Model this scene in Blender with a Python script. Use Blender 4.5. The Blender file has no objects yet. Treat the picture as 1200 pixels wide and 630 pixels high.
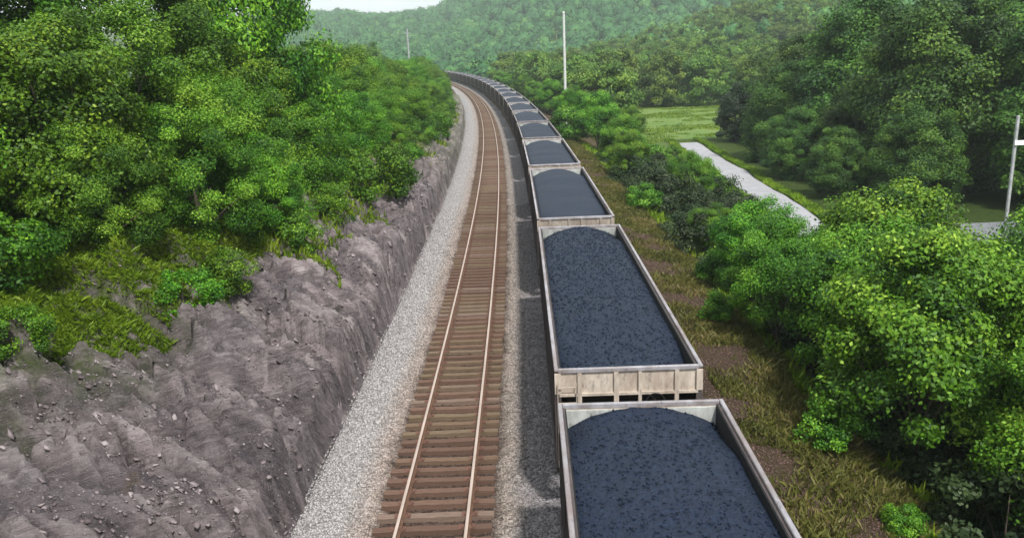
import bpy, math, random
import numpy as np
from mathutils import Vector
R = math.radians
S = bpy.context.scene
COL = S.collection
rng = np.random.default_rng(7)
random.seed(7)

# ------------------------------------------------------------------ camera, sky, sun
cd = bpy.data.cameras.new("camera"); cam = bpy.data.objects.new("camera", cd); COL.objects.link(cam)
cd.sensor_width = 36; cd.lens = 28.73; cd.clip_start = .1; cd.clip_end = 6000
cam.location = (0, 0, 9.72)
from mathutils import Matrix
cam.rotation_euler = (Matrix.Rotation(R(.80), 4, 'Z') @ Matrix.Rotation(R(90 - 14.75), 4, 'X') @ Matrix.Rotation(R(-2.3), 4, 'Z')).to_euler()
S.camera = cam
SUN_EL, SUN_AZ = 56, 158           # azimuth measured clockwise from +Y (camera's forward)
W = bpy.data.worlds.new("World"); S.world = W; W.use_nodes = True
wn, wl = W.node_tree.nodes, W.node_tree.links
wn.clear()
wo = wn.new('ShaderNodeOutputWorld'); bg = wn.new('ShaderNodeBackground')
sky = wn.new('ShaderNodeTexSky'); sky.sky_type = 'NISHITA'; sky.sun_disc = False
sky.sun_elevation = R(SUN_EL); sky.sun_rotation = R(SUN_AZ); sky.dust_density = 3; sky.air_density = 1.2
tc = wn.new('ShaderNodeTexCoord'); mp = wn.new('ShaderNodeMapping'); mp.inputs['Scale'].default_value = (1, 1, 2.5)
cn = wn.new('ShaderNodeTexNoise'); cn.inputs['Scale'].default_value = 2.2; cn.inputs['Detail'].default_value = 6
cr = wn.new('ShaderNodeValToRGB'); cr.color_ramp.elements[0].position = .3; cr.color_ramp.elements[0].color = (.45, .45, .45, 1)
cr.color_ramp.elements[1].position = .6; cr.color_ramp.elements[1].color = (.95, .95, .95, 1)
mx = wn.new('ShaderNodeMix'); mx.data_type = 'RGBA'; mx.inputs['B'].default_value = (17.0, 17.8, 18.6, 1)
wl.new(tc.outputs['Generated'], mp.inputs[0]); wl.new(mp.outputs[0], cn.inputs[0]); wl.new(cn.outputs[0], cr.inputs[0])
wl.new(cr.outputs[0], mx.inputs[0]); wl.new(sky.outputs[0], mx.inputs['A'])
wl.new(mx.outputs['Result'], bg.inputs[0]); wl.new(bg.outputs[0], wo.inputs[0])
bg.inputs[1].default_value = .068
sd = bpy.data.lights.new("sun", 'SUN'); sd.energy = 5.0; sd.angle = R(4); sd.color = (1, .97, .92)
so = bpy.data.objects.new("sun", sd); COL.objects.link(so)
sv = Vector((math.sin(R(SUN_AZ)) * math.cos(R(SUN_EL)), math.cos(R(SUN_AZ)) * math.cos(R(SUN_EL)), math.sin(R(SUN_EL))))
so.rotation_euler = sv.to_track_quat('Z', 'Y').to_euler(); so.location = (40, -40, 60)
S.view_settings.view_transform = 'Standard'; S.view_settings.look = 'None'
S.view_settings.gamma = 1; S.view_settings.exposure = 0.3; S.view_settings.use_curve_mapping = False
S.cycles.max_bounces = 6; S.cycles.diffuse_bounces = 3; S.cycles.transmission_bounces = 3; S.cycles.volume_bounces = 0
S.cycles.transparent_max_bounces = 4

# ------------------------------------------------------------------ helpers
def vnoise(p, seed=0):
    """value noise, p (...,2 or 3) -> [-1,1]"""
    p = np.asarray(p, float)
    if p.shape[-1] == 2: p = np.concatenate([p, np.zeros(p.shape[:-1] + (1,))], -1)
    i = np.floor(p).astype(np.int64); f = p - i; f = f * f * (3 - 2 * f)
    def h(a, b, c):
        n = (a * 374761393 + b * 668265263 + c * 2147483647 * 3 + seed * 974634777) & 0xffffffff
        n = ((n ^ (n >> 13)) * 1274126177) & 0xffffffff
        n = (n ^ (n >> 16)) & 0xffffffff
        return n / 2147483647.5 - 1
    x, y, z = i[..., 0], i[..., 1], i[..., 2]; fx, fy, fz = f[..., 0], f[..., 1], f[..., 2]
    def l(a, b, t): return a + (b - a) * t
    return l(l(l(h(x, y, z), h(x+1, y, z), fx), l(h(x, y+1, z), h(x+1, y+1, z), fx), fy),
             l(l(h(x, y, z+1), h(x+1, y, z+1), fx), l(h(x, y+1, z+1), h(x+1, y+1, z+1), fx), fy), fz)
def fbm(p, o=4, seed=0):
    p = np.asarray(p, float); s = 0; a = 1; t = 0
    for k in range(o):
        s = s + a * vnoise(p * 2**k + 17.3 * k, seed + k); t += a; a *= .5
    return s / t
def ss(a, b, x):
    t = np.clip((x - a) / (b - a), 0, 1); return t * t * (3 - 2 * t)

def mesh(name, V, F, mats, idx=None, attrs=None, smooth=False):
    """V (n,3); F list of (m,k) int arrays"""
    me = bpy.data.meshes.new(name); V = np.asarray(V, np.float32)
    if not isinstance(F, list): F = [F]
    F = [np.asarray(f, np.int32) for f in F if len(f)]
    me.vertices.add(len(V)); me.vertices.foreach_set('co', V.ravel())
    tot = np.concatenate([np.full(len(f), f.shape[1], np.int32) for f in F])
    loops = np.concatenate([f.ravel() for f in F])
    me.loops.add(len(loops)); me.loops.foreach_set('vertex_index', loops)
    me.polygons.add(len(tot)); st = np.concatenate([[0], np.cumsum(tot)[:-1]]).astype(np.int32)
    me.polygons.foreach_set('loop_start', st)
    for m in mats: me.materials.append(m)
    if idx is not None: me.polygons.foreach_set('material_index', np.asarray(idx, np.int32))
    if smooth: me.polygons.foreach_set('use_smooth', np.ones(len(tot), bool))
    for k, (dom, a) in (attrs or {}).items():
        at = me.attributes.new(k, 'FLOAT', dom); at.data.foreach_set('value', np.asarray(a, np.float32).ravel())
    me.update(calc_edges=True); me.validate()
    return me
def link(name, me, parent=None, loc=None):
    o = bpy.data.objects.new(name, me); COL.objects.link(o)
    if parent: o.parent = parent
    if loc is not None: o.location = loc
    return o
def tag(o, label=None, cat=None, group=None, kind=None):
    if label: o['label'] = label
    if cat: o['category'] = cat
    if group: o['group'] = group
    if kind: o['kind'] = kind
    return o
def empty(name, loc=(0, 0, 0), rz=0):
    o = bpy.data.objects.new(name, None); COL.objects.link(o); o.location = loc; o.rotation_euler = (0, 0, rz)
    o.empty_display_size = .3
    return o
def kids(o): return [c for c in bpy.data.objects if c.parent == o]
def copy_tree(o, children, parent=None):
    """children: dict object -> list of its children"""
    c = o.copy(); COL.objects.link(c)
    if parent: c.parent = parent
    for ch in children.get(o.name, []): copy_tree(ch, children, c)
    return c
class MB:
    """collects boxes, tubes, prisms into one mesh"""
    def __init__(s): s.v = []; s.f = []; s.m = []; s.n = 0
    def add(s, v, f, m=0):
        s.v += [tuple(p) for p in v]; s.f += [tuple(i + s.n for i in q) for q in f]; s.m += [m] * len(f); s.n += len(v)
    def box(s, x0, x1, y0, y1, z0, z1, m=0):
        v = [(x, y, z) for z in (z0, z1) for y in (y0, y1) for x in (x0, x1)]
        s.add(v, [(0, 2, 3, 1), (4, 5, 7, 6), (0, 1, 5, 4), (2, 6, 7, 3), (0, 4, 6, 2), (1, 3, 7, 5)], m)
    def prism(s, prof, axis, a, b, m=0):
        """prof list of 2-D points, extruded along axis ('x','y','z') from a to b"""
        n = len(prof)
        def P(p, t): return {'x': (t, p[0], p[1]), 'y': (p[0], t, p[1]), 'z': (p[0], p[1], t)}[axis]
        v = [P(p, a) for p in prof] + [P(p, b) for p in prof]
        f = [tuple(range(n)), tuple(range(2*n-1, n-1, -1))] + [(i, n+i, n+(i+1) % n, (i+1) % n) for i in range(n)]
        s.add(v, f, m)
    def tube(s, pts, rad, n=8, m=0, cap=True):
        pts = [Vector(p) for p in pts]; rad = rad if hasattr(rad, '__len__') else [rad] * len(pts)
        v = []; f = []
        for i, p in enumerate(pts):
            d = (pts[min(i+1, len(pts)-1)] - pts[max(i-1, 0)]).normalized()
            a = d.orthogonal().normalized() if i == 0 else (A - d * A.dot(d)).normalized()
            A = a; b = d.cross(a)
            for k in range(n):
                t = 2 * math.pi * k / n; v.append(p + (a * math.cos(t) + b * math.sin(t)) * rad[i])
        for i in range(len(pts) - 1):
            for k in range(n): f.append((i*n+k, i*n+(k+1) % n, (i+1)*n+(k+1) % n, (i+1)*n+k))
        if cap: f += [tuple(range(n-1, -1, -1)), tuple(range((len(pts)-1)*n, len(pts)*n))]
        s.add(v, f, m)
    def mesh(s, name, mats, bevel=0, smooth=False):
        me = bpy.data.meshes.new(name); me.from_pydata([tuple(p) for p in s.v], [], s.f)
        for m in mats: me.materials.append(m)
        me.polygons.foreach_set('material_index', s.m)
        if smooth: me.polygons.foreach_set('use_smooth', [True] * len(s.f))
        if bevel:
            import bmesh
            bm = bmesh.new(); bm.from_mesh(me); bmesh.ops.bevel(bm, geom=bm.edges, offset=bevel, segments=1, affect='EDGES')
            bm.to_mesh(me); bm.free()
        me.update(); return me
    def build(s, name, mats, parent=None, bevel=0, smooth=False):
        if not isinstance(mats, (list, tuple)): mats = [mats]
        return link(name, s.mesh(name, mats, bevel, smooth), parent)

# ------------------------------------------------------------------ materials
class Mat:
    def __init__(s, name, rough=.8, spec=.3, metal=0):
        s.m = bpy.data.materials.new(name); s.m.use_nodes = True
        s.n = s.m.node_tree.nodes; s.l = s.m.node_tree.links; s.b = s.n['Principled BSDF']
        s.b.inputs['Roughness'].default_value = rough; s.b.inputs['Specular IOR Level'].default_value = spec
        s.b.inputs['Metallic'].default_value = metal
    def new(s, t, **k):
        n = s.n.new('ShaderNode' + t)
        for a, b in k.items(): setattr(n, a, b)
        return n
    def pos(s, scale=(1, 1, 1), rot=(0, 0, 0), obj=True):
        c = s.new('TexCoord'); m = s.new('Mapping'); m.inputs['Scale'].default_value = scale; m.inputs['Rotation'].default_value = rot
        s.l.new(c.outputs['Object'], m.inputs[0]); return m.outputs[0]
    def noise(s, scale, detail=5, rough=.6, vec=None, dist=0):
        n = s.new('TexNoise'); n.inputs['Scale'].default_value = scale; n.inputs['Detail'].default_value = detail
        n.inputs['Roughness'].default_value = rough; n.inputs['Distortion'].default_value = dist
        s.l.new(vec or s.pos(), n.inputs['Vector']); return n.outputs[0]
    def voro(s, scale, vec=None, out='Color'):
        n = s.new('TexVoronoi'); n.inputs['Scale'].default_value = scale; s.l.new(vec or s.pos(), n.inputs['Vector']); return n.outputs[out]
    def ramp(s, fac, stops):
        r = s.new('ValToRGB'); e = r.color_ramp.elements
        while len(e) < len(stops): e.new(.5)
        for i, (p, c) in enumerate(stops):
            e[i].position = p; e[i].color = (c if hasattr(c, '__len__') else (c, c, c)) + (1,) if hasattr(c, '__len__') else (c, c, c, 1)
        s.l.new(fac, r.inputs[0]); return r.outputs[0]
    def mix(s, f, a, b, mode='MIX'):
        m = s.new('Mix'); m.data_type = 'RGBA'; m.blend_type = mode
        for k, v in ((0, f), ('A', a), ('B', b)):
            if hasattr(v, 'is_linked') or hasattr(v, 'links'): s.l.new(v, m.inputs[k])
            else: m.inputs[k].default_value = v if k == 0 else (*v, 1)
        return m.outputs['Result']
    def attr(s, name):
        a = s.new('Attribute'); a.attribute_name = name; return a.outputs['Fac']
    def math(s, op, a, b=0, c=0):
        m = s.new('Math'); m.operation = op
        for i, v in enumerate((a, b, c)):
            if hasattr(v, 'links'): s.l.new(v, m.inputs[i])
            else: m.inputs[i].default_value = v
        return m.outputs[0]
    def color(s, c):
        if hasattr(c, 'links'): s.l.new(c, s.b.inputs['Base Color'])
        else: s.b.inputs['Base Color'].default_value = (*c, 1)
        return s
    def bump(s, h, strength=.5, dist=.05):
        b = s.new('Bump'); b.inputs['Strength'].default_value = strength; b.inputs['Distance'].default_value = dist
        s.l.new(h, b.inputs['Height']); s.l.new(b.outputs[0], s.b.inputs['Normal']); return s

def simple(name, c, rough=.7, var=.35, scale=3, metal=0, spec=.3, stretch=(1, 1, 1), bump=.0):
    m = Mat(name, rough, spec, metal)
    n = m.noise(scale, 6, .65, m.pos(stretch))
    lo = tuple(x * (1 - var) for x in c); hi = tuple(min(1, x * (1 + var)) for x in c)
    m.color(m.ramp(n, [(.3, lo), (.7, hi)]))
    if bump: m.bump(n, bump, .02)
    return m.m

def leafmat(name, dark, light, yellow, trans=.22):
    m = Mat(name, .55, .25)
    t = m.attr('tint'); oi = m.new('ObjectInfo')
    c = m.ramp(t, [(0, dark), (.55, light), (1, yellow)])
    hs = m.new('HueSaturation'); m.l.new(c, hs.inputs['Color'])
    m.l.new(m.math('MULTIPLY_ADD', oi.outputs['Random'], .03, .485), hs.inputs['Hue'])
    m.l.new(m.math('MULTIPLY_ADD', oi.outputs['Random'], .35, .82), hs.inputs['Value'])
    m.color(hs.outputs[0])
    tr = m.new('BsdfTranslucent'); m.l.new(hs.outputs[0], tr.inputs['Color'])
    ms = m.new('MixShader'); ms.inputs[0].default_value = trans
    o = m.n['Material Output']; m.l.new(m.b.outputs[0], ms.inputs[1]); m.l.new(tr.outputs[0], ms.inputs[2]); m.l.new(ms.outputs[0], o.inputs[0])
    return m.m
L_LEFT = leafmat('leaf_olive_green', (.014, .055, .003), (.075, .190, .006), (.23, .38, .022))
L_RIGHT = leafmat('leaf_fresh_green', (.014, .060, .004), (.085, .22, .008), (.26, .43, .04))
L_OAK = leafmat('leaf_deep_green', (.014, .042, .008), (.055, .125, .014), (.15, .25, .03))
L_MID = leafmat('leaf_mid_green', (.032, .080, .010), (.10, .19, .022), (.22, .31, .045))
L_CON = leafmat('needle_dark_green', (.010, .024, .010), (.020, .042, .015), (.035, .06, .02), .1)
L_SHADE = leafmat('leaf_undergrowth_shade', (.010, .022, .006), (.026, .048, .012), (.05, .08, .018), .12)  # undergrowth leaves with deep shade put into their colour
L_HILL = leafmat('leaf_hill_green', (.008, .060, .016), (.040, .165, .036), (.14, .28, .05), .2)
L_GRASS = leafmat('grass_blade', (.040, .090, .005), (.13, .235, .008), (.27, .37, .03), .3)
L_WEED = leafmat('weed_leaf', (.05, .06, .015), (.13, .15, .03), (.26, .21, .08), .3)
M_BARK = simple('bark', (.085, .065, .05), .9, .5, 9, stretch=(1, 1, .25), bump=.6)
def painted(name, c, rust, amt, st):
    m = Mat(name, .65, .3); p = m.pos(st); n = m.noise(4, 7, .7, p); n2 = m.noise(1.3, 6, .75, p); n3 = m.noise(9, 6, .75, p); oi = m.new('ObjectInfo')
    base = m.ramp(n, [(.3, tuple(x * .62 for x in c)), (.7, tuple(x * 1.15 for x in c))])
    base = m.mix(m.ramp(n2, [(.55 - amt * .15, 0), (.72, .85)]), base, rust)
    base = m.mix(m.ramp(n3, [(.55, 0), (.70, .7)]), base, (.05, .045, .05))
    hs = m.new('HueSaturation'); m.l.new(base, hs.inputs['Color']); m.l.new(m.math('MULTIPLY_ADD', oi.outputs['Random'], .4, .78), hs.inputs['Value'])
    m.color(hs.outputs[0]); m.bump(n3, .3, .01); return m.m
M_RIM = painted('rim_pale_paint', (.31, .30, .32), (.15, .10, .08), .9, (1, .35, 1))
M_INNER = painted('inner_wall_bare_metal', (.42, .44, .42), (.20, .19, .18), 1.2, (1, 1, .5))
M_END = painted('car_end_beige_paint', (.44, .385, .325), (.14, .09, .065), .9, (1, 1, .35))
M_SIDE = simple('car_side_grime_and_shade', (.055, .045, .045), .75, .5, 2.5, stretch=(1, .6, .3))  # coal grime and the shade on the sides both put into this colour
M_DARK = simple('underframe_black', (.008, .008, .009), .9, .4, 6)
M_STEEL = simple('wheel_steel', (.10, .085, .075), .5, .4, 12, metal=.6)
M_RAIL = simple('rail_head_worn', (.42, .335, .285), .5, .2, 5, metal=.35, spec=.5, stretch=(3, .2, 3))
M_RAILSIDE = simple('rail_web_rust', (.13, .07, .045), .85, .4, 9)
M_PLATE = simple('tie_plate_rust', (.10, .05, .035), .85, .4, 14)
M_POLE = simple('pole_galvanised', (.50, .52, .49), .6, .12, 3)
M_POLEG = simple('pole_weathered_grey', (.30, .31, .31), .7, .3, 3)
M_WHITE = simple('white_board', (.80, .80, .78), .5, .06, 3)
M_SHEDROOF = simple('shed_roof_grey', (.11, .115, .125), .7, .25, 4)
M_SHEDWALL = simple('shed_wall_pale', (.55, .54, .50), .8, .2, 3)

# wood of the sleepers
m = Mat('sleeper_wood', .9, .15)
oi = m.new('ObjectInfo'); g = m.noise(6, 6, .7, m.pos((.6, 7, 7)))
rn = m.math('FRACT', m.math('ADD', oi.outputs['Random'], m.attr('tint')))
base = m.ramp(rn, [(0, (.10, .060, .045)), (.35, (.145, .088, .064)), (.65, (.145, .108, .066)), (1, (.19, .135, .11))])
m.color(m.mix(m.ramp(g, [(.35, .0), (.7, .75)]), base, (.06, .038, .028)))
m.bump(g, .7, .01); M_TIE = m.m
# coal
m = Mat('coal', .6, .25)
p = m.pos(); n1 = m.noise(1.1, 4, .6, p); v = m.voro(26, p); n2 = m.noise(22, 4, .7, p)
sp = m.new('SeparateColor'); m.l.new(v, sp.inputs[0])
m.color(m.mix(m.ramp(n1, [(.3, .0), (.7, 1.)]), m.ramp(sp.outputs[0], [(0, (.003, .006, .015)), (1, (.009, .019, .044))]),
              m.ramp(sp.outputs[1], [(0, (.004, .008, .017)), (1, (.013, .023, .045))])))
m.bump(m.math('ADD', sp.outputs[2], n2), .75, .035); M_COAL = m.m
# ballast, stained by where it lies across the tracks (rust by the rails, coal dust by the train)
def ballast(name, stones=False):
    m = Mat(name, .9, .2); u = m.attr('u'); p = m.pos()
    wob = m.math('ADD', u, m.math('MULTIPLY', m.math('SUBTRACT', m.noise(1.2, 4, .6, p), .5), .7))
    f = m.math('MULTIPLY_ADD', wob, 1/14, 4.6/14)     # u -4.6..9.4 -> 0..1
    U = lambda x: (x + 4.6) / 14
    c = m.ramp(f, [(U(-4.2), (.25, .24, .24)), (U(-2.2), (.29, .275, .27)), (U(-1.5), (.25, .205, .18)), (U(-1.2), (.055, .036, .028)),
                   (U(1.2), (.055, .038, .03)), (U(1.55), (.23, .195, .17)), (U(2.1), (.17, .155, .155)), (U(3.0), (.16, .152, .16)),
                   (U(5.5), (.14, .125, .13)), (U(6.6), (.14, .095, .082)), (U(8.4), (.085, .053, .044))])
    if stones: r = m.attr('tint')
    else:
        v = m.voro(13, p); sp = m.new('SeparateColor'); m.l.new(v, sp.inputs[0]); r = sp.outputs[0]
        v2 = m.voro(13, p, 'Distance'); m.bump(m.math('SUBTRACT', r, m.math('MULTIPLY', v2, 1.6)), .8, .05)
    c = m.mix(1, c, m.ramp(r, [(0, .50), (1, 1.45)]), 'MULTIPLY')
    m.color(c); return m.m
M_BALLAST = ballast('ballast'); M_STONE = ballast('ballast_stone', True)
# rock with strata
m = Mat('layered_rock', .88, .25)
def turned(sc, rot):
    mm = m.new('Mapping'); mm.inputs['Scale'].default_value = sc; m.l.new(m.pos((1, 1, 1), rot), mm.inputs[0]); return mm.outputs[0]
p = turned((.55, .8, 7.5), (R(52), R(16), R(8))); s1 = m.noise(1.9, 10, .80, p, .05); s2 = m.noise(7, 8, .8); big = m.noise(.35, 4, .6); v = m.voro(1.6, turned((.6, 1, 3.2), (R(52), R(16), R(8))), 'Distance')
c = m.ramp(s1, [(.36, (.045, .035, .040)), (.44, (.14, .115, .12)), (.52, (.26, .215, .22)), (.62, (.48, .42, .42))])
bk = m.attr('blk')
c = m.mix(.6, c, m.ramp(bk, [(.10, (.050, .038, .040)), (.40, (.15, .118, .118)), (.65, (.32, .262, .262)), (.92, (.56, .49, .48))]))
c = m.mix(m.ramp(big, [(.4, 0), (.68, .55)]), c, m.ramp(s2, [(.35, (.045, .043, .052)), (.62, (.21, .19, .21))]))
c = m.mix(m.ramp(m.noise(1.1, 5, .7), [(.62, 0), (.74, .75)]), c, (.15, .105, .06))
c = m.mix(m.ramp(m.noise(.9, 8, .8, m.pos((1, 1.6, 1), (0, 0, R(20)))), [(.42, .6), (.53, 0)]), c, (.055, .045, .052))
c = m.mix(m.ramp(m.noise(26, 3, .7), [(.60, 0), (.70, .8)]), c, (.48, .43, .43))
c = m.mix(m.ramp(m.noise(34, 3, .7), [(.30, .7), (.40, 0)]), c, (.035, .028, .03))
c = m.mix(m.math('MULTIPLY', m.attr('moss'), m.ramp(m.noise(2.4, 6, .7), [(.4, .25), (.6, 1)])), c, m.ramp(s2, [(.3, (.035, .055, .012)), (.7, (.11, .15, .028))]))
m.color(c); m.bump(m.math('ADD', m.math('ADD', s1, m.math('MULTIPLY', s2, .6)), m.math('MULTIPLY', v, .5)), 1.0, .2); M_ROCK = m.m
# ground
m = Mat('ground_soil_and_grass', .95, .1)
g1 = m.noise(.15, 6, .7); g2 = m.noise(2.2, 8, .75); g3 = m.noise(14, 5, .7)
grass = m.mix(m.ramp(g1, [(.35, 0), (.65, 1)]), m.ramp(g2, [(.3, (.022, .042, .009)), (.7, (.06, .10, .018))]), m.ramp(g2, [(.3, (.04, .06, .014)), (.7, (.09, .13, .03))]))
soil = m.mix(m.ramp(g2, [(.35, 0), (.65, 1)]), m.ramp(g3, [(.3, (.055, .032, .025)), (.7, (.15, .090, .072))]), m.ramp(g3, [(.3, (.06, .052, .025)), (.7, (.13, .105, .055))]))
c = m.mix(m.attr('soil'), grass, soil)
c = m.mix(m.attr('lawn'), c, m.mix(m.ramp(g1, [(.4, 0), (.6, .7)]), m.ramp(g2, [(.3, (.07, .15, .03)), (.7, (.19, .30, .075))]), m.ramp(g3, [(.3, (.14, .20, .06)), (.7, (.26, .32, .10))])))
m.color(c); m.bump(m.math('ADD', g2, g3), 1.0, .25); M_GROUND = m.m
m = Mat('road_asphalt_pale', .9, .2); a = m.noise(30, 4, .7); b = m.noise(.8, 4, .6)
m.color(m.mix(m.ramp(b, [(.3, 0), (.7, .5)]), m.ramp(a, [(.3, (.24, .24, .25)), (.7, (.34, .34, .36))]), (.18, .18, .19))); M_ROAD = m.m

# ------------------------------------------------------------------ terrain
def xc(D):
    D = np.asarray(D, float)
    return np.where(D < 480, -2.10 - .00028 * (D - 30.4)**2, -2.10 - .00028 * 449.6**2 - .2518 * (D - 480))
def uD(x, y): return x - xc(y)
def hill(x, y):
    a = x / np.maximum(y, 1)
    top = np.interp(a, [-1, -.35, -.25, -.15, -.09, -.03, .06, .18, .35, .6, 1], [80, 62, 66, 64, 70, 105, 150, 190, 215, 230, 200])
    h = top * ss(430, 1250, y) * (1 + .10 * fbm(np.stack([x, y], -1) / 160, 3, 5))
    h = h + 24 * np.exp(-((x - 135) / 75)**2 - ((y - 400) / 110)**2)
    return h * (1 - .2 * ss(1300, 1800, y))
def bank(u, D):
    """height of the left rock bank (u < -3.3)"""
    t = np.maximum(-u - 3.35, 0)
    k = 1 - .42 * ss(45, 110, D); face = .95 + .35 * fbm(np.stack([D * .35, D * 0], -1), 2, 3)
    h = -.62 - .10 * np.exp(-((t - .05) / .25)**2) + (face + .35) * k * ss(.08, .42, t)
    h = h + k * (.50 * np.minimum(t, 6) + .32 * np.clip(t - 6, 0, 8) + .05 * np.clip(t - 14, 0, 60))
    return h
def ground_h(x, y):
    u = uD(x, y); P = np.stack([x, y], -1)
    left = bank(u, y)
    right = -.62 - .25 * ss(7.4, 9.4, u) - 2.9 * ss(9.4, 16, u) + .25 * fbm(P / 6, 3, 9) * ss(8, 12, u)
    mid = np.full_like(u, -.62)
    h = np.where(u < -3.35, left, np.where(u > 7.4, right, mid))
    h = h * (1 - ss(250, 420, y) * (u < 0)) + (-3.5) * ss(250, 420, y) * (u < 0) * (np.abs(u) > 9)
    return h + hill(x, y)
def grid(us, Ds, hf, attrs=None, name='g', mats=(), smooth=True):
    U, D = np.meshgrid(us, Ds); X = U + xc(D); Z = hf(X, D, U)
    V = np.stack([X, D, Z], -1).reshape(-1, 3); nu, nd = len(us), len(Ds)
    i = np.arange(nd - 1)[:, None] * nu + np.arange(nu - 1)[None]; i = i.ravel()
    F = np.stack([i, i + 1, i + nu + 1, i + nu], -1)
    return mesh(name, V, F, mats, attrs={k: ('POINT', f(X, D, U)) for k, f in (attrs or {}).items()}, smooth=smooth)
us = np.concatenate([-np.geomspace(1500, 20, 50), np.arange(-19, 24, .5), np.geomspace(25, 1500, 60)])
Ds = np.concatenate([np.arange(-60, 6, 3), np.arange(6, 60, .5), np.geomspace(60, 400, 130), np.geomspace(404, 1900, 90)])
def soil_mask(x, y, u):
    n = fbm(np.stack([x, y], -1) / 3, 3, 21)
    s = ss(5, 8, u) * (1 - ss(9.8, 13 + 0 * u, u + 1.6 * n)) + ss(-9, -7, u) * (u < 0)
    s = s + ss(8, 10, u) * (1 - ss(16, 21, u)) * .9
    return np.clip(s, 0, 1) * (1 - ss(250, 300, y))
def lawn_mask(x, y, u):
    return np.maximum(ss(14, 17, x) * (1 - ss(48, 54, x)) * ss(124, 127, y) * (1 - ss(230, 250, y)), .55 * ss(17, 19, x) * (1 - ss(21.5, 23, x)) * ss(50, 60, y) * (1 - ss(230, 250, y)))  # pale lawn stops at the road; shade beyond is painted as darker grass
def under(x, y, u):                                   # ground keeps below the ballast and rock sheets laid over it
    return ground_h(x, y) - 1.5 * ((u > -19) & (u < 7.2) & (y < 200) & (y > -50)) * np.where(u < -3.3, ss(-19, -15, u), 1) - .5 * ((u > -3.3) & (u < 7.2) & (y >= 200) & (y < 470))
g = link('ground', grid(us, Ds, under, {'soil': soil_mask, 'lawn': lawn_mask}, 'ground', [M_GROUND])); tag(g, kind='structure')

def blocks(P, seed):
    """fractured blocks: nearest cell centre, its random height and tilt, distance to the next cell"""
    i0 = np.floor(P).astype(np.int64); d1 = np.full(P.shape[:-1], 9.); d2 = d1.copy(); h = np.zeros_like(d1); q = np.zeros_like(d1)
    H = lambda a, b, s: (((a * 73856093 ^ b * 19349663 ^ (s + seed) * 83492791) & 0x7fffffff) * 1103515245 + 12345 & 0x7fffffff) / 2147483648.
    for dx in (-1, 0, 1):
        for dy in (-1, 0, 1):
            a_, b_ = i0[..., 0] + dx, i0[..., 1] + dy
            ox = P[..., 0] - a_ - H(a_, b_, 1); oy = P[..., 1] - b_ - H(a_, b_, 2); d = np.hypot(ox, oy)
            hh = H(a_, b_, 3); tl = (H(a_, b_, 4) - .5) * ox + (H(a_, b_, 5) - .2) * oy
            n = d < d1; d2 = np.where(n, d1, np.minimum(d2, d)); h = np.where(n, hh + tl * .9, h); q = np.where(n, hh, q); d1 = np.where(n, d, d1)
    return h, d2 - d1, q
def bcoord(x, y, u, z):
    w = .22 * fbm(np.stack([x, y], -1) / 1.5, 3, 71)
    al = x * .80 - y * .25 + z * .2 + w; ac = y * .9 + x * .30 + z * .35 + w
    return al, ac
def blk(x, y, u):
    z = ground_h(x, y); al, ac = bcoord(x, y, u, z); return (.5 * blocks(np.stack([al / 1.1, ac / .34], -1), 3)[2] + .5 * blocks(np.stack([al / .36, ac / .12], -1), 5)[2])
def rockh(x, y, u):
    P = np.stack([x, y], -1); z = ground_h(x, y); t = -u - 3.35
    near = 1 - ss(7, 11, t)
    al, ac = bcoord(x, y, u, z)
    h1, e1, _ = blocks(np.stack([al / 2.6, ac / .95], -1), 1); h2, e2, _ = blocks(np.stack([al / 1.1, ac / .34], -1), 3); h3, e3, _ = blocks(np.stack([al / .36, ac / .12], -1), 5)
    st = .95 * (h1 - .5) + .66 * (h2 - .5) + .17 * (h3 - .5) - .30 * (1 - ss(0, .10, e1)) - .16 * (1 - ss(0, .13, e2))
    n = .30 * fbm(P / np.array([1.6, 3.0]), 4, 33) + .05 * fbm(P / .12, 2, 35)
    rd = 1 - np.abs(fbm(P / np.array([2.5, 1.4]), 4, 39)); 
    d = (st + n + .35 * (rd - .8)) * (.25 + .75 * near) * ss(-.05, .25, t) * (1 - .4 * ss(60, 120, y))
    return z + d + .0 - .35 * (1 - ss(-.12, .05, t))
def mossm(x, y, u):
    t = -u - 3.35; n = fbm(np.stack([x, y], -1) / 2.2, 4, 41)
    return np.clip(ss(3.2, 6.5, t + 2.2 * n + .02 * (y - 20)) + ss(45, 90, y) * .45, 0, 1)
us = np.concatenate([np.arange(-19, -12, .25), np.arange(-12, -3.9, .06), np.arange(-3.9, -3.1, .035)])
Ds = np.concatenate([np.arange(4, 30, .06), np.geomspace(30.06, 34, 45), np.geomspace(34.1, 200, 260)])
rb = link('rock_bank', grid(us, Ds, rockh, {'moss': mossm, 'blk': blk}, 'rock_bank', [M_ROCK], smooth=False)); tag(rb, kind='structure')

def balh(x, y, u):
    P = np.stack([x, y], -1)
    z = np.interp(u, [-3.6, -3.3, -2.9, -1.75, -1.3, 1.3, 1.7, 2.1, 2.5, 2.95, 5.6, 6.0, 7.2, 7.6],
                  [-1.0, -.66, -.52, -.235, -.285, -.285, -.25, -.30, -.25, -.235, -.235, -.26, -.66, -1.1])
    return z + .018 * fbm(P / .25, 3, 51) + .03 * fbm(P / 1.5, 2, 52)
us = np.concatenate([np.arange(-3.6, 7.65, .09)])
Ds = np.concatenate([np.arange(-20, 9, 1.0), np.arange(9, 30, .1), np.geomspace(30, 470, 300)])
bb = link('ballast_bed', grid(us, Ds, balh, {'u': lambda x, y, u: u}, 'ballast_bed', [M_BALLAST], smooth=False)); tag(bb, kind='structure')

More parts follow.
